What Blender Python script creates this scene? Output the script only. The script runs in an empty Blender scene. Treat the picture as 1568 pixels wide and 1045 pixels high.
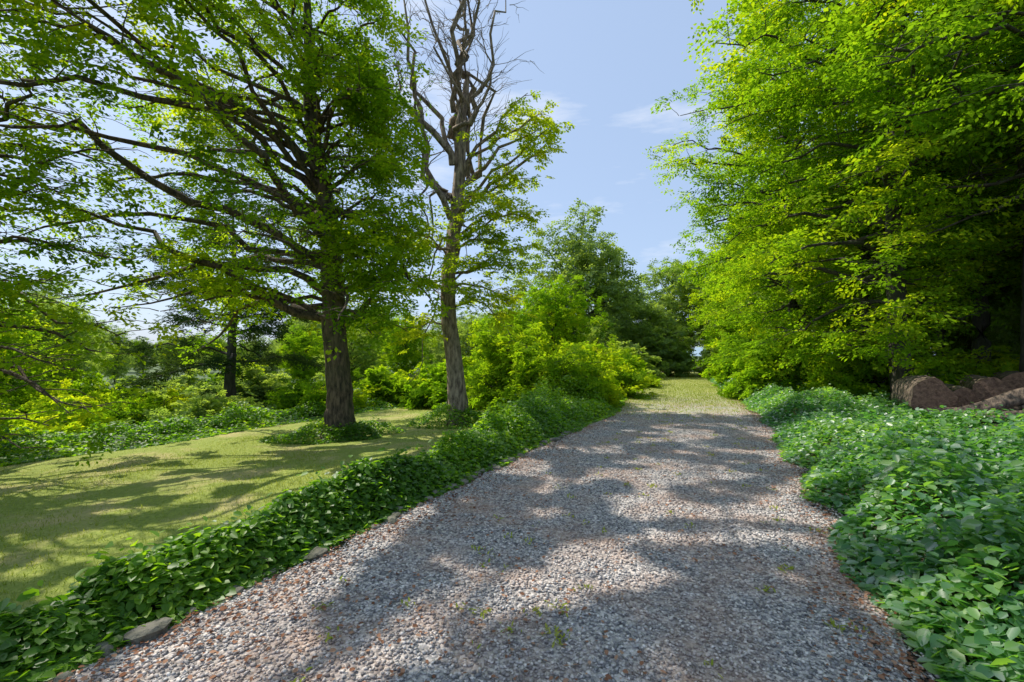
import bpy, math, random, bmesh
import numpy as np
from mathutils import Vector
SEED=7
rng=np.random.default_rng(SEED)
random.seed(SEED)
scene=bpy.context.scene
U=lambda a,b,n=None: rng.uniform(a,b,n)
EL=math.radians(52); AZ=math.radians(-62)
S=Vector((math.sin(AZ)*math.cos(EL),math.cos(AZ)*math.cos(EL),math.sin(EL)))
# ------------------------------------------------------------ layout
YS=[-12,-5,0,2.45,3.66,5.7,7.2,9.7,11.7,16,24.8,50]
XL=[-9,-5.7,-3.3,-2.1,-1.5,-0.55,0.17,1.4,2.5,4.0,6.4,14]
XR=[-5.4,-2,.75,2.0,2.65,3.6,4.3,5.5,6.3,7.9,11.0,20]
xl=lambda y: np.interp(y,YS,XL)
xr=lambda y: np.interp(y,YS,XR)
def sstep(a,b,x):
    t=np.clip((x-a)/(b-a),0,1); return t*t*(3-2*t)
A=np.array([-10.8,9.6]); B=np.array([-3.4,23.0]); D=(B-A)/np.linalg.norm(B-A); NRM=np.array([-D[1],D[0]])
def beyond(x,y): return (x-A[0])*NRM[0]+(y-A[1])*NRM[1]
def lump(x,y):
    return (np.sin(x*.9+1.3*np.sin(y*.7))*np.sin(y*1.1+.8*np.sin(x*.6)))
def H(x,y):
    x=np.asarray(x,float); y=np.asarray(y,float)
    l=xl(y)-x
    z=-0.45*sstep(.35,1.6,l)-0.03*np.clip(l-1.5,0,14)
    z=z+0.03*lump(x,y)*sstep(1.0,3,l)
    z=z+0.10*sstep(.6,3,x-xr(y))+.25*sstep(2.6,4.4,x-xr(y))+0.05*lump(x*1.3,y)*sstep(1,3,x-xr(y))
    d=beyond(x,y)*sstep(40,5,y)
    z=z-np.clip(np.clip(d-1.5,0,1e9)*.13,0,80)
    return z
# canopy gaps: leaves cut away along the sun direction to place light pools below
VG=rng.random((64,64))
def vn(x,y,s,o):
    x=x/s+o; y=y/s+o*1.7; i=np.floor(x).astype(int); j=np.floor(y).astype(int); fx=x-i; fy=y-j
    fx=fx*fx*(3-2*fx); fy=fy*fy*(3-2*fy); g=lambda a,b: VG[a%64,b%64]
    return (g(i,j)*(1-fx)+g(i+1,j)*fx)*(1-fy)+(g(i,j+1)*(1-fx)+g(i+1,j+1)*fx)*fy
def sungap(P):
    t=P[:,2]/S.z; gx=P[:,0]-S.x*t; gy=P[:,1]-S.y*t
    f=.22*vn(gx,gy,2.1,6.2)+.38*vn(gx*.8,gy,.75,3.3)+.40*vn(gx*.85,gy,.36,11.1)
    th=np.where(gx<xl(gy)-1,.46,.51); th=np.where(gy>11,.44,th)
    return f+rng.normal(0,.008,len(gx))<th
# ------------------------------------------------------------ materials
def newmat(name):
    m=bpy.data.materials.new(name); m.use_nodes=True
    nt=m.node_tree; nt.nodes.clear()
    out=nt.nodes.new('ShaderNodeOutputMaterial')
    return m,nt,out
def N(nt,t,**k):
    n=nt.nodes.new(t)
    for a,b in k.items(): setattr(n,a,b)
    return n
def ramp(nt,fac,stops,interp='LINEAR'):
    r=nt.nodes.new('ShaderNodeValToRGB'); r.color_ramp.interpolation=interp
    el=r.color_ramp.elements
    while len(el)<len(stops): el.new(.5)
    for e,(p,c) in zip(el,stops): e.position=p; e.color=(*c,1)
    nt.links.new(fac,r.inputs[0]); return r.outputs[0]
def coords(nt): return nt.nodes.new('ShaderNodeTexCoord').outputs['Object']
def noise(nt,vec,scale,detail=4,rough=.55):
    n=N(nt,'ShaderNodeTexNoise'); n.inputs['Scale'].default_value=scale
    n.inputs['Detail'].default_value=detail; n.inputs['Roughness'].default_value=rough
    nt.links.new(vec,n.inputs['Vector']); return n.outputs['Fac']
def mixc(nt,f,a,b,mode='MIX'):
    m=N(nt,'ShaderNodeMix',data_type='RGBA',blend_type=mode)
    for s,v in ((m.inputs[0],f),(m.inputs[6],a),(m.inputs[7],b)):
        if hasattr(v,'links'): nt.links.new(v,s)
        else: s.default_value=v if not isinstance(v,tuple) else (*v,1)
    return m.outputs[2]
def math_(nt,op,a,b=None,c=None,clamp=False):
    m=N(nt,'ShaderNodeMath',operation=op,use_clamp=clamp)
    for i,v in enumerate((a,b,c)):
        if v is None: continue
        if hasattr(v,'links'): nt.links.new(v,m.inputs[i])
        else: m.inputs[i].default_value=v
    return m.outputs[0]
def leafmat(name,stops,trans=(2.15,2.1,.6),tfac=.55,gloss=0,rough=.5):
    m,nt,out=newmat(name)
    at=N(nt,'ShaderNodeAttribute',attribute_name='rnd')
    c=ramp(nt,at.outputs['Fac'],stops)
    d=N(nt,'ShaderNodeBsdfDiffuse'); nt.links.new(c,d.inputs['Color'])
    t=N(nt,'ShaderNodeBsdfTranslucent'); nt.links.new(mixc(nt,1.0,c,trans,'MULTIPLY'),t.inputs['Color'])
    mx=N(nt,'ShaderNodeMixShader'); mx.inputs[0].default_value=tfac
    nt.links.new(d.outputs[0],mx.inputs[1]); nt.links.new(t.outputs[0],mx.inputs[2])
    if gloss==0:
        nt.links.new(mx.outputs[0],out.inputs[0]); return m
    gl=N(nt,'ShaderNodeBsdfGlossy'); gl.inputs['Roughness'].default_value=rough
    lw=N(nt,'ShaderNodeLayerWeight'); lw.inputs['Blend'].default_value=.3
    gf=math_(nt,'MULTIPLY_ADD',lw.outputs['Fresnel'],gloss*2.5,gloss*.6)
    m2=N(nt,'ShaderNodeMixShader'); nt.links.new(gf,m2.inputs[0])
    nt.links.new(mx.outputs[0],m2.inputs[1]); nt.links.new(gl.outputs[0],m2.inputs[2])
    nt.links.new(m2.outputs[0],out.inputs[0]); return m
def barkmat(name,c1,c2,scale=6,moss=0.0):
    m,nt,out=newmat(name); v=coords(nt)
    mp=N(nt,'ShaderNodeMapping'); mp.inputs['Scale'].default_value=(scale,scale,scale*.25); nt.links.new(v,mp.inputs[0])
    n=noise(nt,mp.outputs[0],1.6,8,.65)
    n2=noise(nt,v,1.3,4)
    c=ramp(nt,n,[(.36,c1),(.64,c2)])
    if moss: c=mixc(nt,math_(nt,'MULTIPLY',ramp(nt,n2,[(.45,(0,0,0)),(.62,(1,1,1))]),moss),c,(.06,.085,.03))
    b=N(nt,'ShaderNodeBsdfPrincipled'); b.inputs['Roughness'].default_value=.9
    nt.links.new(c,b.inputs['Base Color'])
    bp=N(nt,'ShaderNodeBump'); bp.inputs['Strength'].default_value=1; bp.inputs['Distance'].default_value=.07
    nt.links.new(n,bp.inputs['Height']); nt.links.new(bp.outputs[0],b.inputs['Normal'])
    nt.links.new(b.outputs[0],out.inputs[0]); return m
M_beech=leafmat('beech_leaf',[(0,(.065,.15,.012)),(.5,(.20,.32,.018)),(1,(.44,.47,.02))])
M_right=leafmat('bright_beech_leaf',[(0,(.05,.125,.012)),(.5,(.185,.32,.018)),(1,(.44,.48,.02))])
M_yell=leafmat('young_leaf',[(0,(.20,.30,.02)),(.5,(.34,.40,.025)),(1,(.48,.46,.03))],trans=(1.9,2.0,.6))
M_far=leafmat('far_leaf',[(0,(.12,.19,.08)),(.5,(.22,.31,.10)),(1,(.34,.41,.13))])
M_dark=leafmat('dark_leaf',[(0,(.10,.16,.07)),(.5,(.19,.27,.10)),(1,(.29,.36,.13))])
M_needle=leafmat('needle',[(0,(.02,.05,.02)),(.5,(.05,.09,.03)),(1,(.10,.15,.04))],tfac=.25)
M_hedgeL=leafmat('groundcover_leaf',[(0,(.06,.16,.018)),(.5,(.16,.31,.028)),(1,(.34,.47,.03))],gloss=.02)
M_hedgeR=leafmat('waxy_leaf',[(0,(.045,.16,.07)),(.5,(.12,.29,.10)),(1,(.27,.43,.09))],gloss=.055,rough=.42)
M_grass=leafmat('grass_blade',[(0,(.18,.26,.03)),(.5,(.34,.41,.06)),(1,(.52,.50,.14))],trans=(1.4,1.4,.7),tfac=.4)
M_dead=leafmat('dead_leaf',[(0,(.12,.05,.03)),(.5,(.34,.17,.10)),(1,(.52,.33,.22))],trans=(1,1,1),tfac=.15)
M_bark=barkmat('oak_bark',(.02,.015,.01),(.20,.145,.09),8,.35)
M_barkp=barkmat('pale_bark',(.09,.065,.045),(.48,.38,.28),8,.2)
M_barkd=barkmat('grey_bark',(.025,.022,.018),(.10,.085,.07),4,.4)
# ------------------------------------------------------------ mesh helpers
def link(o,parent=None):
    scene.collection.objects.link(o)
    if parent: o.parent=parent
    return o
def empty(name,loc=(0,0,0)):
    e=bpy.data.objects.new(name,None); e.location=loc; e.empty_display_size=.3
    scene.collection.objects.link(e); return e
def np_mesh(name,V,F,mat,attr=None,smooth=False):
    me=bpy.data.meshes.new(name)
    V=np.ascontiguousarray(V,dtype=np.float32); F=np.ascontiguousarray(F,dtype=np.int32)
    m,k=F.shape
    me.vertices.add(len(V)); me.vertices.foreach_set('co',V.ravel())
    me.loops.add(m*k); me.loops.foreach_set('vertex_index',F.ravel())
    me.polygons.add(m)
    me.polygons.foreach_set('loop_start',np.arange(0,m*k,k,dtype=np.int32))
    if smooth: me.polygons.foreach_set('use_smooth',np.ones(m,dtype=bool))
    if attr is not None:
        for an,(dom,vals) in attr.items():
            a=me.attributes.new(an,'FLOAT',dom); a.data.foreach_set('value',np.ascontiguousarray(vals,dtype=np.float32))
    me.update(calc_edges=True)
    if mat: me.materials.append(mat)
    return me
L6=np.array([(0,0,0),(.28,.27,.05),(.68,.25,.03),(1,0,-.10),(.68,-.25,.03),(.28,-.27,.05)],float)
F6=np.array([(0,1,2,3),(0,3,4,5)])
L4=np.array([(0,0,0),(.45,.31,.05),(1,0,-.03),(.45,-.31,.05)],float)
F4=np.array([(0,3,2,1)])
def norm(a): return a/np.maximum(np.linalg.norm(a,axis=-1,keepdims=True),1e-9)
def field(p,s,ph=0):
    x,y,z=p[:,0]/s,p[:,1]/s,p[:,2]/s
    return (np.sin(x*2.1+1.7*np.sin(y*1.3+ph)+ph)+np.sin(y*2.3+1.5*np.sin(z*1.7)+ph*2)+np.sin(z*2.0+1.6*np.sin(x*1.5))+.8*np.sin(x*4.3+y*3.1+ph)*np.sin(z*4.1-y*2))/2.4
def leaves_mesh(name,P,Dr,Up,Sz,R,mat,detail=False,width=1.0):
    T,F=(L6,F6) if detail else (L4,F4)
    T=T.copy(); T[:,1]*=width
    R=np.clip(R*.70+.13+.18*field(P,2.2),0,1)
    x=norm(Dr); y=norm(np.cross(Up,x)); z=np.cross(x,y)
    n=len(P); k=len(T)
    V=P[:,None,:]+Sz[:,None,None]*(T[None,:,0,None]*x[:,None,:]+T[None,:,1,None]*y[:,None,:]+T[None,:,2,None]*z[:,None,:])
    FF=(np.arange(n)[:,None,None]*k+F[None]).reshape(-1,4)
    return np_mesh(name,V.reshape(-1,3),FF,mat,{'rnd':('FACE',np.repeat(R,len(F)))})
NL=28
def spray_t(flat=.12,needle=False):
    P=[];Dd=[];Uu=[]
    n=NL
    axes=[((0,0,0),(1,0,0),1.0)]
    for s in (1,-1):
        for t in (.2,.42,.62):
            a=s*U(.6,1.0); axes.append(((t+U(-.05,.05),0,0),(math.cos(a),math.sin(a),U(-.2,.15)),.55*(1.15-t)))
    w=np.array([a[2] for a in axes]); cnt=np.maximum(2,np.round(w/w.sum()*n)).astype(int)
    while cnt.sum()>n: cnt[np.argmax(cnt)]-=1
    while cnt.sum()<n: cnt[0]+=1
    for (o,d,l),c in zip(axes,cnt):
        for i in range(c):
            t=(i+.6)/c*l if i<c-1 else l
            a0=math.atan2(d[1],d[0]); s=1 if i%2 else -1
            a=a0+(s*U(.5,1.0) if i<c-1 else 0)
            P.append((o[0]+d[0]*t,o[1]+d[1]*t,o[2]+d[2]*t+U(-flat,flat)*.4))
            Dd.append((math.cos(a),math.sin(a),U(-.6,.2)))
            if needle: Uu.append((U(-1,1),U(-1,1),U(-.3,1)))
            else: Uu.append((U(-.7,.7),U(-.7,.7),1))
    return np.array(P),np.array(Dd),np.array(Uu)
SPR=[spray_t(.2) for _ in range(12)]
SPRN=[spray_t(.5,True) for _ in range(6)]
def sprays_to_leaves(sp,leaf,needle=False,cull=None,tilt=.35,pool=False):
    sp=np.array(sp); T=SPRN if needle else SPR
    if cull is not None:
        k=field(sp[:,:3],cull[0],cull[2] if len(cull)>2 else 0)+rng.normal(0,.12,len(sp))>cull[1]; sp=sp[k]
    M=len(sp)
    TP=np.stack([t[0] for t in T]); TD=np.stack([t[1] for t in T]); TU=np.stack([t[2] for t in T])
    k=rng.integers(0,len(T),M)
    x=norm(sp[:,3:6]); up=np.tile([0,0,1.],(M,1))+rng.normal(0,tilt,(M,3))
    y=norm(np.cross(up,x)); z=np.cross(x,y)
    R=np.stack([x,y,z],axis=2)
    P=np.einsum('mij,mnj->mni',R,TP[k])*sp[:,6][:,None,None]+sp[:,None,0:3]
    Dd=np.einsum('mij,mnj->mni',R,TD[k]); Uu=np.einsum('mij,mnj->mni',R,TU[k])
    n=M*NL
    P=P.reshape(n,3);Dd=Dd.reshape(n,3);Uu=Uu.reshape(n,3)
    Sz=leaf*U(.6,1.2,n)
    r=np.clip(np.repeat(sp[:,7],NL)*.6+U(0,.4,n),0,1)
    if pool:
        m=sungap(P); P,Dd,Uu,Sz,r=P[m],Dd[m],Uu[m],Sz[m],r[m]
    return P,Dd,Uu,Sz,r
def tubes_mesh(name,br,mat):
    V=[];F=[];off=0
    for pts,rad,sides in br:
        pts=np.asarray(pts,float); n=len(pts)
        tg=norm(np.gradient(pts,axis=0))
        ref=np.array([0,0,1.]) if abs(tg[0][2])<.8 else np.array([1.,0,0])
        a=norm(np.cross(tg,ref)); b=np.cross(tg,a)
        th=np.arange(sides)/sides*2*math.pi
        rr=np.asarray(rad,float)[:,None]*np.ones((n,sides))
        if sides>=10:
            rr=rr*(1+.09*np.sin(3*th[None]+pts[:,2:3]*.6)+.06*np.sin(5*th[None]+1.+pts[:,2:3]*.9)+rng.normal(0,.025,(n,sides)))
        ring=pts[:,None]+rr[:,:,None]*(np.cos(th)[None,:,None]*a[:,None]+np.sin(th)[None,:,None]*b[:,None])
        V.append(ring.reshape(-1,3))
        i=np.arange(n-1)[:,None]*sides; j=np.arange(sides)[None]
        q=np.stack([i+j,i+(j+1)%sides,i+sides+(j+1)%sides,i+sides+j],-1).reshape(-1,4)+off
        F.append(q); off+=n*sides
    return np_mesh(name,np.concatenate(V),np.concatenate(F),mat,smooth=True)
class Tree:
    def __init__(s): s.br=[]; s.sp=[]; s.vol=2
    def path(s,a,b,rise,n=9,wob=.06):
        a=np.array(a,float); b=np.array(b,float); L=np.linalg.norm(b-a)
        t=np.linspace(0,1,n)[:,None]
        p=a+(b-a)*t; p[:,2]+=rise*np.sin(np.pi*t[:,0])
        w=np.cumsum(rng.normal(0,wob*L/n**.5,(n,3)),axis=0); w=w-t*w[-1]
        p+=w*.8*np.array([1,1,.8]); return p
    def limb(s,a,b,r0,rise=.3,nsec=10,seclen=1.4,leafy=(.25,1),spray=.6,step=.3,rnd=None,up=0.0,leaf=True,wob=.11,tipr=.01,sides=6):
        p=s.path(a,b,rise,n=11,wob=wob); n=len(p); t=np.linspace(0,1,n)
        s.br.append((p,(r0-tipr)*(1-t)**.8+tipr,sides))
        base=U(0,1) if rnd is None else rnd
        for i in range(nsec):
            t0=leafy[0]+(leafy[1]-leafy[0])*(i+U(0,1))/nsec; f=t0*(n-1); k=min(int(f),n-2); q=p[k]+(p[k+1]-p[k])*(f-k)
            d=p[k+1]-p[k]; d=d/max(np.linalg.norm(d),1e-6)
            an=math.atan2(d[1],d[0])+(1 if i%2 else -1)*U(.3,1.3)
            l=seclen*(1.15-.6*t0)*U(.5,1.2)
            vz=U(-.4,.4)+up
            dd=np.array([math.cos(an),math.sin(an),vz]); e=q+dd*l
            sp_=s.path(q,e,.08*l,6,.10 if leaf else .2)
            s.br.append((sp_,np.linspace(max(.012,r0*(.16 if leaf else .3)*(1-t0)),.004,6),4))
            if not leaf:
                for _ in range(3):
                    k2=rng.integers(1,6); e2=sp_[k2]+np.array([math.cos(an+U(-1.2,1.2)),math.sin(an+U(-1.2,1.2)),vz+U(-.4,.5)])*l*.5
                    s.br.append((s.path(sp_[k2],e2,0,4,.2),np.linspace(.010,.003,4),3))
            if leaf:
                s.spr(sp_,l,spray,step,base)
                for _ in range(s.vol):
                    c=e+rng.normal(0,.22,3); a2=U(0,6.28); s.sp.append((c[0],c[1],c[2],math.cos(a2),math.sin(a2),U(-.7,.3),spray*U(.6,1.1),np.clip(base+U(-.3,.3),0,1)))
        if leaf: s.spr(p[-4:],1.0,spray,step,base)
        return p
    def spr(s,p,l,spray,step,base):
        m=max(2,int(l/step))
        for j in range(m):
            t=.15+.85*(j+U(0,1))/m; f=t*(len(p)-1); k=min(int(f),len(p)-2); q=p[k]+(p[k+1]-p[k])*(f-k)
            d=p[k+1]-p[k]; an=math.atan2(d[1],d[0])+(1 if j%2 else -1)*U(.2,1.1)
            s.sp.append((q[0],q[1],q[2]+U(-.12,.12),math.cos(an),math.sin(an),U(-.6,.25),spray*U(.6,1.2),np.clip(base+U(-.3,.3),0,1)))
    def trunk(s,pts,rad,sides=18,n=34):
        pts=np.array(pts,float); rad=np.array(rad,float)
        t=np.linspace(0,len(pts)-1,n); i=np.arange(len(pts))
        p=np.stack([np.interp(t,i,pts[:,k]) for k in range(3)],1)
        for _ in range(2): p[1:-1]=(p[:-2]+2*p[1:-1]+p[2:])/4
        p[1:-1,:2]+=rng.normal(0,.016,(n-2,2))
        s.tp=p; s.tr=np.interp(t,i,rad); s.br.append((p,s.tr,sides)); return p
    def at(s,z):
        k=int(np.argmin(abs(s.tp[:,2]-z))); return s.tp[k].copy(),s.tr[k]
    def finish(s,name,base,bark,leafm,leaf=.09,detail=False,needle=False,width=1.0,cull=None,tilt=.35,pool=False):
        e=empty(name,base)
        tm=tubes_mesh(name+'_wood',[(np.asarray(p)-np.array(base),r,k) for p,r,k in s.br],bark)
        link(bpy.data.objects.new('trunk_and_branches',tm),e)
        P,Dd,Uu,Sz,r=sprays_to_leaves(s.sp,leaf,needle,cull,tilt,pool)
        lm=leaves_mesh(name+'_leaves',P-np.array(base),Dd,Uu,Sz,r,leafm,detail,width)
        link(bpy.data.objects.new('foliage',lm),e)
        return e,tm,lm
def beech(name,base,H_,r0,z0,nb,lenf,bark,leafm,lean=(0,0),leaf=.12,rise=.25,seclen=1.5,nsec=9,spray=.6,step=.3,droop=0.0,detail=False,width=1.0,needle=False,extra=None,tr=None,cull=(1.1,-.45),vol=2,pool=False):
    T=Tree(); T.vol=vol; b=np.array(base,float)
    if tr is None:
        tr=[b-np.array([0,0,.2]),b+np.array([0,0,.15]),b+np.array([lean[0]*.3+U(-.15,.15),lean[1]*.3,H_*.3]),b+np.array([lean[0]*.7+U(-.3,.3),lean[1]*.7,H_*.65]),b+np.array([lean[0],lean[1],H_])]
        rd=[r0*1.5,r0*1.15,r0*.85,r0*.5,.03]
    else: tr,rd=tr
    T.trunk(tr,rd)
    ga=U(0,6.28)
    for i in range(nb):
        zr=((i+U(0,1))/nb); z=b[2]+z0+(H_-z0)*.97*zr
        a=(ga+i*2.39996+U(-.4,.4))%(2*math.pi)
        L=lenf(a,z)*U(.6,1.1)
        if L<.3: continue
        q,rr=T.at(z-U(0,.5)*min(1,zr*3))
        e=q+np.array([math.cos(a)*L,math.sin(a)*L,L*(-.12+.6*zr-droop)+U(-.7,.7)])
        T.limb(q,e,min(rr*.4,.015+.014*L),rise*L*.4,max(3,int(nsec*min(1,L/3.5))),seclen*min(1,L/3),(.2,1),spray,step)
    if extra: extra(T)
    return T.finish(name,tuple(base),bark,leafm,leaf,detail,needle,width,cull,pool=pool)
def lobed(name,base,H_,r0,R,nlobe,bark,leafm,leaf=.26,spray=.95,per=16,z0=.22,lob=(1.0,1.7)):
    """broad rounded deciduous crown made of lobes carried on limbs"""
    T=Tree(); b=np.array(base,float)
    T.trunk([b-np.array([0,0,.2]),b,b+np.array([U(-.3,.3),U(-.3,.3),H_*.35]),b+np.array([U(-.5,.5),U(-.5,.5),H_*.65]),b+np.array([0,0,H_*.9])],[r0*1.4,r0*1.1,r0*.8,r0*.45,.04])
    cz=H_*(z0+1)/2; hz_=H_*(1-z0)/2
    for i in range(nlobe):
        ph=math.acos(1-2*(i+.5)/nlobe); a=i*2.39996+U(-.3,.3); k=U(.55,1.0)*(1+.15*math.sin(a*2+ph*3))
        lr=U(*lob)
        c=b+np.array([math.cos(a)*math.sin(ph)*(R-lr*.5)*k,math.sin(a)*math.sin(ph)*(R-lr*.5)*k,cz+math.cos(ph)*(hz_-lr*.4)*k])
        q,rr=T.at(b[2]+max(H_*.15,min(H_*.8,(c[2]-b[2])*.75)))
        pth=T.path(q,c,.3,7,.1); T.br.append((pth,np.linspace(min(.12,rr*.45),.02,7),5))
        base_r=U(0,1)
        for _ in range(per):
            d=norm(rng.normal(0,1,3)); d[2]*=.75; rad=lr*U(.35,1.0)
            s0=c+d*rad
            T.sp.append((s0[0],s0[1],s0[2],d[0]+U(-.4,.4),d[1]+U(-.4,.4),d[2]*.5-.2,spray*U(.7,1.2),np.clip(base_r+U(-.25,.25),0,1)))
    return T.finish(name,tuple(base),bark,leafm,leaf,tilt=.6)
def interp_ang(a,tab):
    d=math.degrees(a)%360
    ks=sorted(tab); xs=ks+[ks[0]+360]; vs=[tab[k] for k in ks]+[tab[ks[0]]]
    if d<xs[0]: d+=360
    return float(np.interp(d,xs,vs))
# ------------------------------------------------------------ ground
def axis(lo,hi,fine_lo,fine_hi,step,g=1.09):
    a=list(np.arange(fine_lo,fine_hi,step)); s=step; x=a[-1]
    while x<hi: s*=g; x+=s; a.append(x)
    s=step; x=a[0]; b=[]
    while x>lo: s*=g; x-=s; b.append(x)
    return np.array(b[::-1]+a)
ax=axis(-3500,3500,-14,14,.22); ay=axis(-300,5500,-3,28,.25)
GX,GY=np.meshgrid(ax,ay)
GZ=H(GX,GY)
nx,ny=len(ax),len(ay)
idx=np.arange(nx*ny).reshape(ny,nx)
F=np.stack([idx[:-1,:-1],idx[:-1,1:],idx[1:,1:],idx[1:,:-1]],-1).reshape(-1,4)
lawn=sstep(.7,1.2,xl(GY)-GX)*sstep(30,26,GY)
lawn=np.maximum(lawn,sstep(13,17,GY)*sstep(-1.5,0,GX-xl(GY))*sstep(1,0,GX-xr(GY))*sstep(52,46,GY))
wood=sstep(0,2.5,beyond(GX,GY)); lawn=np.maximum(lawn,wood)
m,nt,out=newmat('ground')
v=coords(nt)
at=N(nt,'ShaderNodeAttribute',attribute_name='lawn')
aw=N(nt,'ShaderNodeAttribute',attribute_name='wood')
n1=noise(nt,v,.8,6,.6); n2=noise(nt,v,18,6,.7)
grass=ramp(nt,n2,[(.25,(.16,.22,.03)),(.55,(.32,.38,.06)),(.8,(.52,.50,.16))])
grass=mixc(nt,ramp(nt,n1,[(.48,(0,0,0)),(.66,(.75,.75,.75))]),grass,(.58,.46,.22))
grass=mixc(nt,aw.outputs['Fac'],grass,ramp(nt,noise(nt,v,.15,6,.7),[(.35,(.06,.10,.04)),(.7,(.15,.21,.07))]))
soil=ramp(nt,n2,[(.3,(.035,.026,.016)),(.6,(.09,.065,.04)),(.85,(.17,.11,.06))])
c=mixc(nt,math_(nt,'ADD',at.outputs['Fac'],math_(nt,'MULTIPLY',math_(nt,'SUBTRACT',n2,.5),.5),clamp=True),soil,grass)
bs=N(nt,'ShaderNodeBsdfPrincipled'); bs.inputs['Roughness'].default_value=.95; nt.links.new(c,bs.inputs['Base Color'])
bp=N(nt,'ShaderNodeBump'); bp.inputs['Strength'].default_value=.8; bp.inputs['Distance'].default_value=.05
nt.links.new(n2,bp.inputs['Height']); nt.links.new(bp.outputs[0],bs.inputs['Normal']); nt.links.new(bs.outputs[0],out.inputs[0])
link(bpy.data.objects.new('ground',np_mesh('ground',np.stack([GX,GY,GZ],-1).reshape(-1,3),F,m,{'lawn':('POINT',lawn.ravel()),'wood':('POINT',wood.ravel())},smooth=True)))
# path
py=np.concatenate([np.arange(-6,20,.12),np.arange(20,48,.4)]); nc=14
e1=-.12+.10*np.sin(py*2.1)+.07*np.sin(py*5.3+1)+rng.normal(0,.03,len(py)); e2=.12+.10*np.sin(py*1.7+2)+.07*np.sin(py*4.7)+rng.normal(0,.03,len(py))
s=np.linspace(0,1,nc)
PX=(xl(py)+e1)[:,None]*(1-s)+(xr(py)+e2)[:,None]*s; PY=np.repeat(py[:,None],nc,1)
PZ=np.full_like(PX,.006)
idx=np.arange(PX.size).reshape(PX.shape)
F=np.stack([idx[:-1,:-1],idx[:-1,1:],idx[1:,1:],idx[1:,:-1]],-1).reshape(-1,4)
m,nt,out=newmat('gravel_path'); v=coords(nt)
vo=N(nt,'ShaderNodeTexVoronoi'); vo.inputs['Scale'].default_value=48; nt.links.new(v,vo.inputs['Vector'])
sx=N(nt,'ShaderNodeSeparateColor'); nt.links.new(vo.outputs['Color'],sx.inputs[0])
g=ramp(nt,sx.outputs[0],[(0,(.15,.145,.145)),(.5,(.41,.375,.35)),(1,(.74,.67,.61))])
n1=noise(nt,v,1.4,6,.65)
g=mixc(nt,ramp(nt,n1,[(.44,(0,0,0)),(.66,(.65,.65,.65))]),g,(.48,.31,.22))
sp=N(nt,'ShaderNodeSeparateXYZ'); nt.links.new(v,sp.inputs[0])
far=math_(nt,'MULTIPLY_ADD',sp.outputs['Y'],.11,-1.25)
far=math_(nt,'ADD',far,math_(nt,'MULTIPLY',math_(nt,'SUBTRACT',noise(nt,v,.8,6,.7),.5),2.2),clamp=True)
g=mixc(nt,math_(nt,'MULTIPLY',far,.9),g,ramp(nt,noise(nt,v,14,5,.7),[(.3,(.24,.31,.05)),(.7,(.56,.53,.18))]))
bs=N(nt,'ShaderNodeBsdfPrincipled'); bs.inputs['Roughness'].default_value=.9; nt.links.new(g,bs.inputs['Base Color'])
bp=N(nt,'ShaderNodeBump'); bp.inputs['Strength'].default_value=1; bp.inputs['Distance'].default_value=.012; bp.invert=True
nt.links.new(vo.outputs['Distance'],bp.inputs['Height']); nt.links.new(bp.outputs[0],bs.inputs['Normal']); nt.links.new(bs.outputs[0],out.inputs[0])
link(bpy.data.objects.new('gravel_path',np_mesh('gravel_path',np.stack([PX,PY,PZ],-1).reshape(-1,3),F,m,smooth=True)))
def stones(name,n,ylo,yhi,smin,smax,mat,pw=1.6):
    y=ylo+(yhi-ylo)*U(0,1,n)**pw; u=U(-.05,1.05,n); x=xl(y)*(1-u)+xr(y)*u
    base=np.array([(1,0,0),(0,1,0),(-1,0,0),(0,-1,0),(.0,0,1),(0,0,-1),(.7,.7,.5),(-.7,.7,.5),(-.7,-.7,.5),(.7,-.7,.5)],float)
    Fa=np.array([(4,6,1),(4,1,7),(4,7,2),(4,2,8),(4,8,3),(4,3,9),(4,9,0),(4,0,6),(6,0,1),(7,1,2),(8,2,3),(9,3,0),(5,1,0),(5,2,1),(5,3,2),(5,0,3)])
    Z_=U(smin,smax,n)
    V=base[None]*(1+rng.normal(0,.16,(n,len(base),1)))
    V=V*np.stack([np.ones(n),U(.6,.95,n),U(.4,.7,n)],-1)[:,None]
    a=U(0,6.28,n); ca,sa=np.cos(a),np.sin(a)
    tx=rng.normal(0,.3,n)
    X=V[...,0]*ca[:,None]-V[...,1]*sa[:,None]; Y=V[...,0]*sa[:,None]+V[...,1]*ca[:,None]; Z=V[...,2]+X*tx[:,None]
    V=np.stack([X,Y,Z],-1)*Z_[:,None,None]+np.stack([x,y,.006+Z_*.25],-1)[:,None]
    FF=(np.arange(n)[:,None,None]*len(base)+Fa[None]).reshape(-1,3)
    return np_mesh(name,V.reshape(-1,3),FF,mat,{'rnd':('FACE',np.repeat(U(0,1,n),len(Fa)))})
m,nt,out=newmat('gravel_stone'); at=N(nt,'ShaderNodeAttribute',attribute_name='rnd')
c=ramp(nt,at.outputs['Fac'],[(0,(.13,.125,.13)),(.35,(.32,.305,.30)),(.7,(.54,.50,.47)),(.93,(.78,.71,.65)),(1,(.84,.79,.73))])
g2=nt.nodes.new('ShaderNodeNewGeometry'); c=mixc(nt,ramp(nt,noise(nt,g2.outputs['Position'],1.4,6,.65),[(.44,(0,0,0)),(.66,(.55,.55,.55))]),c,(.52,.34,.24))
bs=N(nt,'ShaderNodeBsdfPrincipled'); bs.inputs['Roughness'].default_value=.8; nt.links.new(c,bs.inputs['Base Color']); nt.links.new(bs.outputs[0],out.inputs[0])
link(bpy.data.objects.new('loose_gravel',stones('loose_gravel',80000,1.2,12.5,.006,.016,m,1.8)))
n=13000; y=1.3+16*U(0,1,n)**1.6; ed=U(0,1,n)<.5
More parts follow.
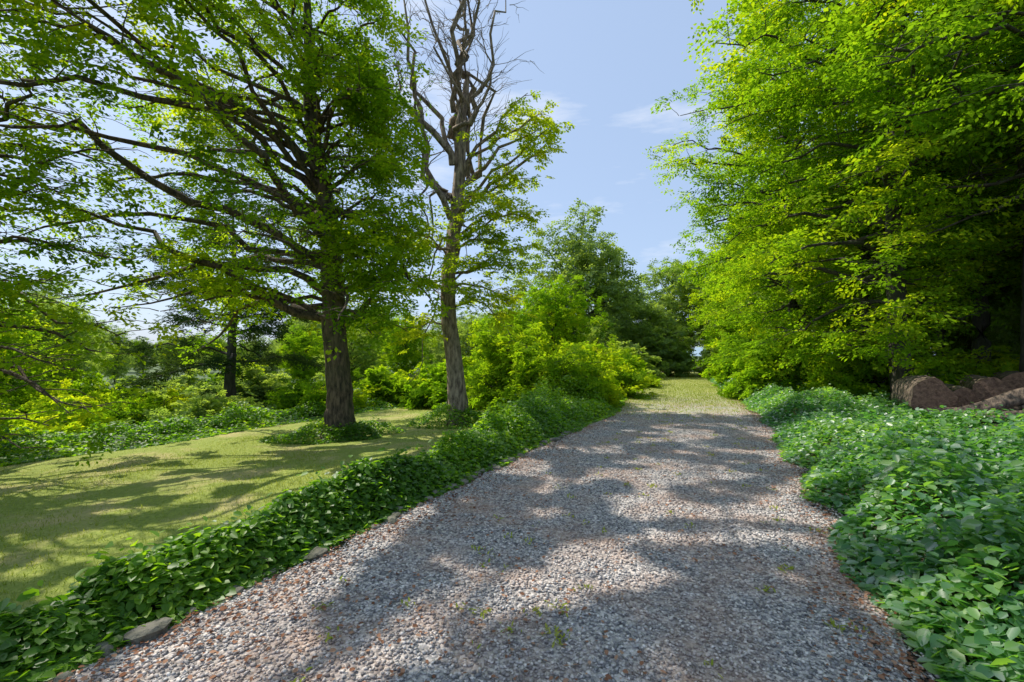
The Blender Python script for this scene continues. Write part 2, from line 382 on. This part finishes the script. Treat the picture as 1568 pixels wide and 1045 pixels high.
u=np.where(ed,np.where(U(0,1,n)<.5,np.abs(rng.normal(0,.08,n))-.03,1.03-np.abs(rng.normal(0,.06,n))),U(0,1,n)); x=xl(y)*(1-u)+xr(y)*u
k=ed|(vn(x,y,.6,2.2)>.45); x,y=x[k],y[k]; n=len(x)
pos=np.stack([x,y,U(.015,.03,n)],-1); a=U(0,6.28,n)
dr=np.stack([np.cos(a),np.sin(a),U(-.2,.3,n)],-1); up=np.stack([U(-.5,.5,n),U(-.5,.5,n),np.ones(n)],-1)
link(bpy.data.objects.new('fallen_leaves',leaves_mesh('fallen_leaves',pos,dr,up,U(.012,.04,n),U(0,1,n),M_dead,True,1.1)))
def blades(P,h,name,mat,w=.12):
    n=len(P); dr=np.stack([rng.normal(0,.45,n),rng.normal(0,.45,n),np.ones(n)],-1); up=rng.normal(0,1,(n,3)); up[:,2]=.05
    return leaves_mesh(name,P,dr,up,h,U(0,1,n),mat,False,w)
n=190000; y=2+24*U(0,1,n)**1.3; x=xl(y)-.6-16*U(0,1,n)
k=(beyond(x,y)<.6)&(x>-15); x,y=x[k],y[k]
dens=vn(x,y,1.3,5.5)
k=U(0,1,len(x))<(.15+.9*dens); x,y,dens=x[k],y[k],dens[k]
P=np.stack([x,y,H(x,y)-.004],-1)
link(bpy.data.objects.new('lawn_grass',blades(P,U(.025,.06,len(x))*(.7+.6*dens),'lawn_grass',M_grass,.22)))
n=50000; y=11+30*U(0,1,n)**1.5; u=U(-.1,1.05,n); x=xl(y)*(1-u)+xr(y)*u
P=np.stack([x,y,np.zeros(n)],-1)
k=U(0,1,n)<sstep(11,18,y); P=P[k]
link(bpy.data.objects.new('meadow_grass',blades(P,U(.03,.09,len(P)),'meadow_grass',M_grass,.25)))
pts=[]
for i in range(170):
    yy=2.2+13*U(0,1)**1.1; u=float(np.clip(rng.normal(.42 if U(0,1)<.6 else .8,.10),.03,.97)); xx=xl(yy)*(1-u)+xr(yy)*u
    k=int(U(3,16)); pts.append(np.stack([xx+rng.normal(0,.03,k),yy+rng.normal(0,.03,k),np.full(k,.008)],-1))
P=np.concatenate(pts); n=len(P)
dr=np.stack([rng.normal(0,.9,n),rng.normal(0,.9,n),np.full(n,.8)],-1); up=np.tile([0,0,1.],(n,1))+rng.normal(0,.3,(n,3))
link(bpy.data.objects.new('path_weeds',leaves_mesh('path_weeds',P,dr,up,U(.02,.05,n),U(.3,1,n),M_grass,True,.6)))
# ------------------------------------------------------------ hedges / ground cover
def cover(name,n,samp,top,leaf,mat,stems=1500,depth=.18):
    x,y,w=samp(n)
    lum=.9*(vn(x,y,.55,7.7)-.5)+.5*(vn(x,y,.22,1.1)-.5)+.14*np.sin(x*1.3+y*.9)
    h=top(x,y,w)*(1+lum)
    pk=U(0,1,n)<.06
    dep=rng.exponential(depth,n); z0=H(x,y)
    z=z0+np.maximum(h-dep*np.maximum(h,.25)+pk*U(0,.15,n)*(h>.2),.02*U(0,1,n)+.02)
    a=U(0,6.28,n)
    dr=np.stack([np.cos(a),np.sin(a),U(-.8,.25,n)],-1); up=np.stack([rng.normal(0,.45,n),rng.normal(0,.45,n),np.ones(n)],-1)
    Sz=leaf*U(.45,1.25,n)
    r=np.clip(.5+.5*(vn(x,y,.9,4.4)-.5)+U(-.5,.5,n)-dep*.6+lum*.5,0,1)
    e=empty(name,(0,0,0))
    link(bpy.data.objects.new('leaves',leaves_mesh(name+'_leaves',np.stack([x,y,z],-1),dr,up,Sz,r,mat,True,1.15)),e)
    br=[]
    for i in rng.integers(0,n,stems):
        p0=np.array([x[i]+rng.normal(0,.12),y[i]+rng.normal(0,.12),z0[i]-.02]); p1=np.array([x[i],y[i],z[i]-.02])
        mid=(p0+p1)/2+rng.normal(0,.03,3); br.append(([p0,mid,p1],[.005,.003,.002],3))
    link(bpy.data.objects.new('stems',tubes_mesh(name+'_stems',br,M_bark)),e)
def hwid(y): return np.interp(y,[0,6,10,13,30],[.82,.92,2.0,3.2,3.5])
def sampL(n):
    y=-.5+23*U(0,1,n)**1.55; w=U(-.04,1.06,n); x=xl(y)-.12+.3*(vn(y*0+3.3,y,.5,1.)-.5)-w*hwid(y); return x,y,w
def topL(x,y,w):
    h=np.interp(y,[0,5,7.5,10,13,16,24],[.40,.42,.56,.90,1.18,1.05,.7])
    return h*np.clip(np.minimum(w/.55,(1-w)/.4),0.02,1)**.8
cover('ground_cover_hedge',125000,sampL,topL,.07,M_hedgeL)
def rwid(y): return np.interp(y,[0,4,7,9,12,20,40],[3.0,3.4,3.4,2.8,3.2,2.6,3])
def sampR(n):
    y=.3+30*U(0,1,n)**1.9; w=U(0,1,n); x=xr(y)+.08+.35*(vn(y*0+8.3,y,.6,2.)-.5)+w*rwid(y); return x,y,w
def topR(x,y,w):
    h=np.interp(y,[0,5,7,9,13,20,40],[.62,.58,.44,.36,.5,.6,.6])
    return h*np.clip(w*rwid(y)/.9,0.02,1)**.75
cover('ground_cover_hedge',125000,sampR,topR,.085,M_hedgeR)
def sampB(n):
    t=U(-3,17,n); w=U(0,1,n); q=A[None]+D[None]*t[:,None]+NRM[None]*(w*2.6+.1)[:,None]; return q[:,0],q[:,1],w
cover('border_plants',24000,sampB,lambda x,y,w:(.38+.3*np.sin(x*1.9)*np.sin(y*1.3))*np.clip(w/.5,.05,1),.12,M_hedgeL,200)
TB=(-4.8,12.7); MB=(-1.8,14.7)
def ring(cx,cy,r):
    def f(n):
        a=U(0,6.28,n); w=U(0,1,n)**.6; k=r*w*(.7+.7*vn(np.cos(a)*1.5+5,np.sin(a)*1.5+5,.8,1.)); return cx+np.cos(a)*k*1.25,cy+np.sin(a)*k*.8,w
    return f
cover('ivy_patch',7000,ring(TB[0],TB[1]-.1,1.25),lambda x,y,w:.42*(1-w**2)+.04,.08,M_hedgeL,60)
cover('ivy_patch',5000,ring(MB[0]+.2,MB[1]-.1,1.1),lambda x,y,w:.5*(1-w**2)+.06,.08,M_hedgeL,60)
# stone edging
m=barkmat('edging_rock',(.08,.075,.06),(.30,.27,.22),3,.5)
bm=bmesh.new()
yy=1.4
while yy<10:
    r=U(.03,.075); bm2=bmesh.ops.create_icosphere(bm,subdivisions=2,radius=1.0)
    sc=np.array([r*U(1,1.7),r*U(.8,1.2),r*U(.5,.8)]); an=U(0,3.1); c0=np.array([xl(yy)+U(-.16,-.03),yy,r*.25]); ph=U(0,6,3)
    for vv in bm2['verts']:
        p=np.array(vv.co); k=1+.18*math.sin(p[0]*3+ph[0])*math.sin(p[1]*4+ph[1])+.1*math.sin(p[2]*6+ph[2]); p=np.sign(p)*np.abs(p)**.8*sc*k
        vv.co=(c0[0]+p[0]*math.cos(an)-p[1]*math.sin(an),c0[1]+p[0]*math.sin(an)+p[1]*math.cos(an),c0[2]+p[2])
    yy+=U(.06,.26)
me=bpy.data.meshes.new('stone_edging'); bm.to_mesh(me); bm.free(); me.materials.append(m)
link(bpy.data.objects.new('stone_edging',me))
# ------------------------------------------------------------ trees
hz=lambda x,y: float(H(x,y))
b=np.array([TB[0],TB[1],hz(*TB)])
trk=([b-[0,0,.2],b+[0,0,.1],b+[.02,0,.8],b+[-.05,0,2],b+[-.15,0,3.4],b+[-.35,0,6],b+[-.9,-.2,9],b+[-1.0,-.3,15]],[.56,.45,.34,.30,.31,.24,.17,.03])
def lenA(a,z):
    r=interp_ang(a,{0:2.2,45:3.5,90:5.5,135:7,180:7.5,225:7.2,270:5.8,300:3.6,330:2.3})
    return r*float(np.interp(z,[2.5,4,9,15],[.75,1,.95,.35]))
def exA(T):
    q=lambda z:T.at(z)[0]
    T.limb(q(3.0),(-10.6,10.2,5.2),.13,.2,14,1.6,wob=.16)
    T.limb(q(2.7),(-8.3,9.5,2.6),.08,.6,8,1.2,leafy=(.45,1))
    T.limb(q(4.6),(-10.5,8.0,6.4),.13,.5,16,1.7,wob=.15)
    T.limb(q(5.2),(-6.5,6.3,6.6),.11,.6,14,1.5,leafy=(.35,1))
    T.limb(q(5.6),(-8.6,6.0,6.2),.11,.6,16,1.6,wob=.15)
    T.limb(q(6),(-8.8,6.6,8.2),.09,.6,16,1.6); T.limb(q(6.2),(-6.6,7.0,8.6),.09,.6,16,1.6)
    T.limb(q(2.1),(-3.6,12.9,4.0),.12,-.2,6,1.0,leafy=(.6,1))
    T.limb(q(5.6),(-2.0,12.0,2.9),.11,.5,16,1.4,rnd=1.3,leafy=(.3,1))
    T.limb(q(4.5),(-3.3,10.6,4.0),.08,.4,14,1.3,rnd=1.3)
    T.limb(q(4.2),(-4.6,9.8,4.1),.08,.5,14,1.3,rnd=1.3)
    T.limb(q(3.4),(-3.3,11.2,3.4),.06,.4,9,1.0,rnd=.9)
    for e in [(-3.2,12.5,9.2),(-3.0,13,7.6),(-3.4,11.8,10.6),(-3.3,12.4,6.2),(-3.5,12.2,8.3),(-3.6,11,8.6),(-4.2,9.8,8.4)]:
        T.limb(q(e[2]-1.5),e,.07,.3,11,1.1)
beech('oak_tree',b,15,.42,3.0,92,lenA,M_bark,M_beech,tr=trk,extra=exA,leaf=.12,seclen=1.6,nsec=12,spray=.68,cull=(1.2,-.75,.4),vol=5,pool=True)
def len0(a,z):
    return interp_ang(a,{0:6.2,45:4.5,90:4,180:4,270:5,330:6.5})*float(np.interp(z,[0,2,3,6,12],[.85,.8,.7,1,.5]))
def ex0(T):
    for z,e in [(1.5,(-8.0,8.6,.6)),(2.0,(-8.4,8.8,1.3)),(2.4,(-7.7,8.9,2.0)),(3,(-8.4,8.2,2.9)),(3.6,(-8.0,9.4,3.6)),(1.2,(-9.0,8.4,-.1)),(1.8,(-9.3,8.0,1.2)),(2.6,(-9.0,7.9,2.2)),(4.4,(-8.3,8.4,4.6)),(5,(-7.8,8.8,5.6)),(5.5,(-7.4,7.4,6.4)),(4.2,(-9.2,7.4,4.2))]:
        T.limb(T.at(z)[0],e,.06,.3,16,1.4,leafy=(.3,1),spray=.62)
bx=(-13.2,9.2); beech('added_shade_tree',(bx[0],bx[1],hz(*bx)),12,.3,1.0,60,len0,M_bark,M_beech,leaf=.115,nsec=10,spray=.65,droop=.05,cull=(1.3,-.8,1.),pool=True,vol=4,extra=ex0)
bx=(-8.5,4.4)  # unseen tree added outside the view so its crown shades the path
def lenO(a,z): return interp_ang(a,{0:9,30:8,60:6,90:5,180:4,270:6,315:9})*float(np.interp(z,[8,12,15],[1,1,.6]))
beech('added_shade_tree',(bx[0],bx[1],hz(*bx)),15.5,.38,9.6,56,lenO,M_bark,M_beech,leaf=.14,nsec=14,seclen=1.8,spray=.8,rise=.3,cull=None,vol=4,pool=True)
# middle tree, half bare
b=np.array([MB[0],MB[1],hz(*MB)])
T=Tree(); T.vol=1
T.trunk([b-[0,0,.2],b+[.1,0,.1],b+[0,0,1.3],b+[-.3,0,3.8],b+[-.15,0,5.5],b+[.05,0,7.2],b+[.12,0,9.4],b+[.35,0,11.5]],[.45,.36,.27,.23,.22,.20,.16,.07])
q=lambda z:T.at(z)[0]
bare=dict(leaf=False,wob=.2,up=.6)
for z,e,r,ri in [(7.9,(-3.4,14.5,13.6),.13,-.4),(8.9,(-2.8,14.6,15),.12,-.3),(9.4,(-1.9,14.9,16),.10,0),(9.8,(-1.2,14.6,15.5),.10,0),(8.6,(-.7,14.9,14.2),.13,-.5),(9.2,(-.2,14.3,13.6),.10,-.4),
                 (6.8,(-3.9,14.2,10.8),.12,.1),(8.2,(-3.3,14.6,12.8),.10,.2),(7.4,(-2.7,14.3,12.4),.09,-.5),(8.5,(-1.0,14.2,12),.09,-.6),(6.1,(-3.0,14.0,9.9),.11,.3),(7.0,(-2.3,14,12.2),.09,-.3),(11,(-2.2,14.6,15),.07,0),(11.2,(-1.5,14.6,15),.07,0),(7.6,(-1.1,14.4,13.2),.09,.2)]:
    T.limb(q(z),e,r,ri,12,1.4,leafy=(.25,1),**bare)
for z,e,r,ri in [(6.4,(-3.0,14.0,5.6),.07,1.0),(7.0,(-2.8,14.1,4.3),.06,1.3),(5.5,(-2.5,14.0,3.2),.05,.7),(6.0,(-1.2,14.0,4.2),.045,.5),(4.2,(-2.9,13.9,.9),.035,.8),(5.0,(-3.1,13.9,6.8),.06,-.6)]:
    T.limb(q(z),e,r,ri,7,.55,leafy=(.3,1),leaf=False,wob=.2,up=-.3)
for z,e,r in [(7,(.9,14.2,8.8),.09),(6.4,(1.2,14.5,8.2),.09),(7.4,(.5,14.3,10),.08),(6,(.4,14.2,7.2),.07),(7.8,(1.0,14.6,9.6),.06),(5.3,(.0,14,6.2),.06),(5,(-.6,13.9,5.0),.05),(6.6,(1.5,14.4,8.9),.06)]:
    T.limb(q(z),e,r,.25,10,.9,leafy=(.35,1),spray=.42,step=.36,wob=.15,up=.25)
for z,e,r in [(4.4,(.3,13.8,4.4),.05),(3.9,(-.1,14.2,3.2),.05),(3.6,(-3.0,13.6,3.6),.04),(3.0,(-.3,13.8,2.6),.04),(4.8,(-3.1,13.8,5.2),.04),(2.6,(-3.0,14,2.2),.04),(3.4,(-1.2,13.2,3.2),.04),(5.6,(-1.1,13.7,6.5),.04),(4.6,(-.6,13.6,5.4),.04),(3.9,(.5,14,5.0),.04),(4.2,(-.9,13.2,4.2),.04),(5.2,(.6,13.9,5.8),.04)]:
    T.limb(q(z),e,r,.3,9,1.0,leafy=(.25,1),spray=.5,step=.28)
T.finish('half_bare_tree',tuple(b),M_barkp,M_yell,.115)
# right-hand beeches
def lenR(s,low=.55):
    def f(a,z):
        r=interp_ang(a,{0:4.5,90:4.5,150:5.3,180:5.5,210:5.7,270:5.3})*s*float(np.interp(z,[0,1.5,4,6,10,15],[low*.8,low,.75,1,.95,.42]))
        if z<5.5 and math.cos(a-math.radians(300))>.3: r*=.4
        return r
    return f
for (bx,Hh,r,z0,nb,s,low) in [((10.4,12.2),15,.22,.8,96,1.0,.55),((12.6,9.0),14,.24,4.4,80,1.08,.5),((10.6,17.0),16,.2,.8,78,.8,.55),((14.6,14.2),16,.2,3.2,56,.95,.6),((13.2,20.5),17,.22,1.0,56,.95,.8)]:
    beech('added_shade_tree',(bx[0],bx[1],hz(*bx)),Hh,r,z0,nb,lenR(s,low),M_barkd,M_right,leaf=.12,nsec=10,spray=.68,droop=.05,seclen=1.6,cull=(1.2,-.35,r*20),vol=4)
for x,y in [(12.0,15.5),(14.0,12.2),(15.4,16.2),(13.5,17.5),(16.5,12.0),(17.5,15.0),(16.0,9.5),(18.5,18.5),(12.9,11.4),(14.9,10.8)]:
    T=Tree(); z=hz(x,y); T.trunk([(x,y,z-.2),(x,y,z),(x+U(-.3,.3),y,z+5),(x+U(-.6,.6),y,z+14)],[.2,.15,.13,.05],12)
    for i in range(12):
        zz=z+U(3,12); a=U(0,6.28); p0=T.at(zz)[0]; T.limb(p0,p0+np.array([math.cos(a)*1.8,math.sin(a)*1.8,U(-.2,.8)]),.03,.2,5,.9)
    T.finish('forest_tree',(x,y,z),M_barkd,M_beech,.14)
# distant broadleaf prototypes
protos=[]
for i,(mat,R) in enumerate([(M_far,4.8),(M_dark,4.6),(M_right,4.6)]):
    e,tm,lm=lobed('proto',(0,0,0),14,.25,R,60,M_barkd,mat,leaf=.24,per=24,z0=.02)
    protos.append((tm,lm))
    for ch in list(e.children): bpy.data.objects.remove(ch)
    bpy.data.objects.remove(e)
def place(name,k,x,y,s,sz=1,parent=None,dz=0):
    e=bpy.data.objects.new(name,None); scene.collection.objects.link(e)
    e.location=(x,y,hz(x,y)-.1+dz); e.rotation_euler=(0,0,U(0,6.28)); e.scale=(s,s,s*sz)
    if parent: e.parent=parent
    for nm,me in zip(('trunk_and_branches','foliage'),protos[k]): link(bpy.data.objects.new(nm,me),e)
place('oak_tree',1,6.0,38,1.02,1.05); place('oak_tree',0,9.6,42,.72); place('maple_tree',2,2.6,27,.55,.95)
place('oak_tree',0,6.4,33,.42,.9); place('maple_tree',0,12.6,41,.55,.9); place('oak_tree',0,21.5,44,.95); place('oak_tree',0,17.2,48,.9)
place('maple_tree',2,16.2,31,.66); place('maple_tree',2,-.6,29,.45,.9); place('oak_tree',1,1.0,36,.55)
far=empty('distant_trees')
for x,y,s,k in [(-3,32,.40,0),(-7,30,.36,2),(-10,28,.36,0),(-14,31,.38,2),(-5,38,.45,1),(-12,40,.5,0),(-18,40,.5,1),(-35,34,.6,1),(-24,21,.5,2),(-29,18,.6,0),(-21,16,.34,2),(-24,12,.6,0),(-27,26,.5,0),
    (25,52,.9,1),(12,56,.7,0),(4,52,.7,1),(-2,50,.6,0),(30,46,1,0),(20,34,1,1),(24,38,1.0,2),(29,33,1,0),(34,40,1.1,1),(19,25,1,0),(24,24,1,1),(30,24,1,0),(20,18.5,1,1),(25,15,1,0),(22,12,1,1),(21,6,1,0),(38,26,1,1),(17,29,.9,2),(40,34,1.1,0),
    (16.5,13.8,.26,1),(18.2,14.4,.3,0),(19,12,.34,1),(17.4,17.6,.3,1),(15.2,17.9,.3,0),(20,15.6,.4,1),(18,10.2,.3,1)]:
    place('distant_tree',k,x+U(-.4,.4),y+U(-.4,.4),s*U(.94,1.06),U(.9,1.1),far)
for i in range(300):
    a=U(-1.3,-.15); r=45+U(0,1)**.7*300; x=math.sin(a)*r; y=math.cos(a)*r; sc=U(.55,.95) if r>80 else U(.35,.5)
    if -.74<a<-.48: sc*=.6
    place('distant_tree',int(U(0,2)),x,y,sc,1,far)
bx=(-13.3,21.5); pb=(bx[0],bx[1],hz(*bx))
def lenP(a,z): return float(np.interp(z,[1,4,7,10],[3.8,3.4,2.6,.8]))
beech('pine_tree',pb,10.3,.22,2.4,34,lenP,M_barkd,M_needle,leaf=.2,nsec=10,seclen=1.1,spray=.5,step=.18,width=.34,needle=True,rise=.1,droop=.12,cull=None)
def shrub(name,x,y,r,h,n,mat,leaf=.11):
    b=np.array([x,y,hz(x,y)]); T=Tree()
    for i in range(n):
        a=U(0,6.28); ph=math.acos(U(0,1)); q=U(.5,1.12)
        e=b+np.array([math.cos(a)*math.sin(ph)*r*q,math.sin(a)*math.sin(ph)*r*q,max(.15,math.cos(ph)*h*q)])
        T.limb(b+rng.normal(0,.08,3)*[1,1,0],e,.03,.15*h,7,.6*min(r,1.6),(.35,1),.45,.3)
    T.finish(name,tuple(b),M_barkd,mat,leaf,tilt=.6)
for x,y,r,h,n,mt in [(1.6,14.6,1.6,2.2,42,M_beech),(.2,17.2,2.0,3.2,55,M_beech),(3.2,18.8,2.0,2.8,50,M_beech),(-2.2,20.5,2.0,2.2,40,M_right),(-5.3,22.5,2.0,1.9,36,M_beech),(-8.2,19.5,1.7,1.5,30,M_right),(-11,16.5,1.5,1.0,26,M_far),(5.2,24,1.8,2.2,36,M_right),(7.5,31,2.0,2.4,32,M_far),
    (9.6,16.4,1.5,2.2,42,M_right),(10.6,13.6,1.4,1.9,36,M_beech),(12.8,24.5,2.0,2.8,42,M_right),(12.8,12.6,1.3,1.3,34,M_beech),(16.5,33,2.4,3.6,40,M_far),(-15.5,13.5,1.8,1.4,30,M_beech),(15,11.6,1.6,1.5,30,M_beech),(-13,24,2,1.8,30,M_far),(12.3,36,2.6,4.4,46,M_far),(18.5,38,2.5,4,36,M_right),
    (-17,17,2,1.6,30,M_right),(-19,13,2.2,1.8,30,M_far),(-14.5,19,1.8,1.2,24,M_right),(-20,21,2.2,1.6,26,M_beech),(-20,27,2.4,2.2,28,M_far),(-17,29,2.2,2.2,28,M_right),(-23,24,2.4,2.2,28,M_beech)]:
    shrub('shrub',x,y,r,h,n,mt,.13 if y<20 else .18)
# ------------------------------------------------------------ log pile
mb=barkmat('log_bark',(.035,.026,.02),(.30,.22,.16),7,.05)
me_,nt,out=newmat('log_end'); v=coords(nt)
n1=noise(nt,v,14,6,.75); c=ramp(nt,n1,[(.32,(.10,.05,.035)),(.68,(.42,.25,.16))])
bs=N(nt,'ShaderNodeBsdfPrincipled'); bs.inputs['Roughness'].default_value=.9; nt.links.new(c,bs.inputs['Base Color'])
bp=N(nt,'ShaderNodeBump'); bp.inputs['Strength'].default_value=1; bp.inputs['Distance'].default_value=.05
nt.links.new(n1,bp.inputs['Height']); nt.links.new(bp.outputs[0],bs.inputs['Normal']); nt.links.new(bs.outputs[0],out.inputs[0])
def log(parent,nm,pts,rad,sides=22):
    pts=np.array(pts,float); n0=len(pts); t=np.linspace(0,n0-1,14)
    p=np.stack([np.interp(t,np.arange(n0),pts[:,k]) for k in range(3)],1)
    for _ in range(2): p[1:-1]=(p[:-2]+2*p[1:-1]+p[2:])/4
    r=np.interp(t,np.arange(n0),rad)
    m=tubes_mesh(nm,[(p,r,sides)],mb); m.materials.append(me_)
    bm=bmesh.new(); bm.from_mesh(m); bm.verts.ensure_lookup_table()
    for st in (0,13*sides):
        f=bm.faces.new([bm.verts[st+i] for i in range(sides)]); f.material_index=1
    bm.normal_update(); bm.to_mesh(m); bm.free()
    link(bpy.data.objects.new(nm,m),parent)
lp=empty('log_pile')
z=.42
log(lp,'log_round_1',[(8.75,9.5,z+.33),(9.0,10.0,z+.34),(9.3,10.7,z+.33)],[.36,.37,.35])
log(lp,'log_round_2',[(9.6,9.7,z+.22),(9.9,10.2,z+.22),(10.2,10.8,z+.24)],[.26,.27,.26])
log(lp,'log_round_3',[(10.5,10.0,z+.34),(10.8,10.5,z+.34),(11.2,11.2,z+.35)],[.34,.33,.34])
log(lp,'log_round_4',[(11.6,10.4,z+.40),(12.0,10.9,z+.40),(12.5,11.6,z+.42)],[.38,.38,.36])
log(lp,'log_1',[(8.0,8.9,z-.05),(8.7,8.8,z+.10),(9.2,8.7,z+.24),(9.7,8.6,z+.47),(10.4,8.5,z+.44),(11.4,8.3,z+.26)],[.05,.09,.13,.16,.18,.20])
log(lp,'log_2',[(8.5,8.6,z+.0),(9.4,8.5,z+.06),(10.4,8.2,z+.10),(11.2,8.0,z+.12)],[.08,.10,.11,.10])
log(lp,'log_3',[(8.2,9.2,z+.0),(9.2,9.1,z+.04),(10.2,9.2,z+.12),(11.8,9.6,z+.16)],[.10,.13,.14,.16])
log(lp,'branch_1',[(9.5,8.5,z+.2),(9.9,8.3,z+.5),(10.4,8.2,z+.62),(10.9,8.3,z+.85)],[.05,.045,.04,.02],12)
# ------------------------------------------------------------ distant hills
m,nt,out=newmat('hazy_hill_forest'); v=coords(nt)
c=ramp(nt,noise(nt,v,.012,8,.7),[(.3,(.20,.29,.36)),(.7,(.31,.40,.45))])  # blue air haze painted into the forest colour
bs=N(nt,'ShaderNodeBsdfDiffuse'); nt.links.new(c,bs.inputs['Color']); nt.links.new(bs.outputs[0],out.inputs[0])
a=np.linspace(-1.7,1.2,160); rr=np.linspace(0,1,14)
HA,HR=np.meshgrid(a,rr); rad=1500+1700*HR
hh=(115+30*np.sin(HA*5)+18*np.sin(HA*13+1)+8*np.sin(HA*31))*np.sin(np.pi*np.clip(HR*.6,0,1))-85
V=np.stack([np.sin(HA)*rad,np.cos(HA)*rad,hh],-1).reshape(-1,3); idx=np.arange(HA.size).reshape(HA.shape)
F=np.stack([idx[:-1,:-1],idx[:-1,1:],idx[1:,1:],idx[1:,:-1]],-1).reshape(-1,4)
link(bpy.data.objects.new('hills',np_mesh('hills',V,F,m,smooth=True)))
# ------------------------------------------------------------ light
sun=bpy.data.lights.new('sun','SUN'); sun.energy=5; sun.angle=math.radians(.5); sun.color=(1,.94,.84)
so=bpy.data.objects.new('sun',sun); so.rotation_euler=S.to_track_quat('Z','Y').to_euler(); link(so)
w=bpy.data.worlds.new('World'); scene.world=w; w.use_nodes=True; nt=w.node_tree; nt.nodes.clear()
sky=N(nt,'ShaderNodeTexSky',sky_type='NISHITA'); sky.sun_disc=False; sky.sun_elevation=EL; sky.sun_rotation=AZ
sky.air_density=1.0; sky.dust_density=1.5; sky.ozone_density=1.5
tc=nt.nodes.new('ShaderNodeTexCoord'); mp=N(nt,'ShaderNodeMapping'); mp.inputs['Scale'].default_value=(1,2.2,5); mp.inputs['Rotation'].default_value=(.2,.3,.5)
nt.links.new(tc.outputs['Generated'],mp.inputs[0])
cn=noise(nt,mp.outputs[0],2.2,7,.6)
cf=ramp(nt,cn,[(.56,(0,0,0)),(.78,(.7,.7,.7))])
c=mixc(nt,.6,sky.outputs[0],(3.9,5.1,7.2))
c=mixc(nt,cf,c,(7.0,7.2,7.6))
bg=nt.nodes.new('ShaderNodeBackground'); bg.inputs['Strength'].default_value=.15; nt.links.new(c,bg.inputs['Color'])
wo=nt.nodes.new('ShaderNodeOutputWorld'); nt.links.new(bg.outputs[0],wo.inputs[0])
# ------------------------------------------------------------ camera
cam=bpy.data.cameras.new('camera'); cam.lens=16; cam.sensor_width=36; cam.clip_end=12000; cam.clip_start=.05
co=bpy.data.objects.new('camera',cam); co.location=(0,0,1.6); co.rotation_euler=(math.radians(91.85),0,0); link(co); scene.camera=co
scene.view_settings.view_transform='Standard'; scene.view_settings.look='None'; scene.view_settings.exposure=0
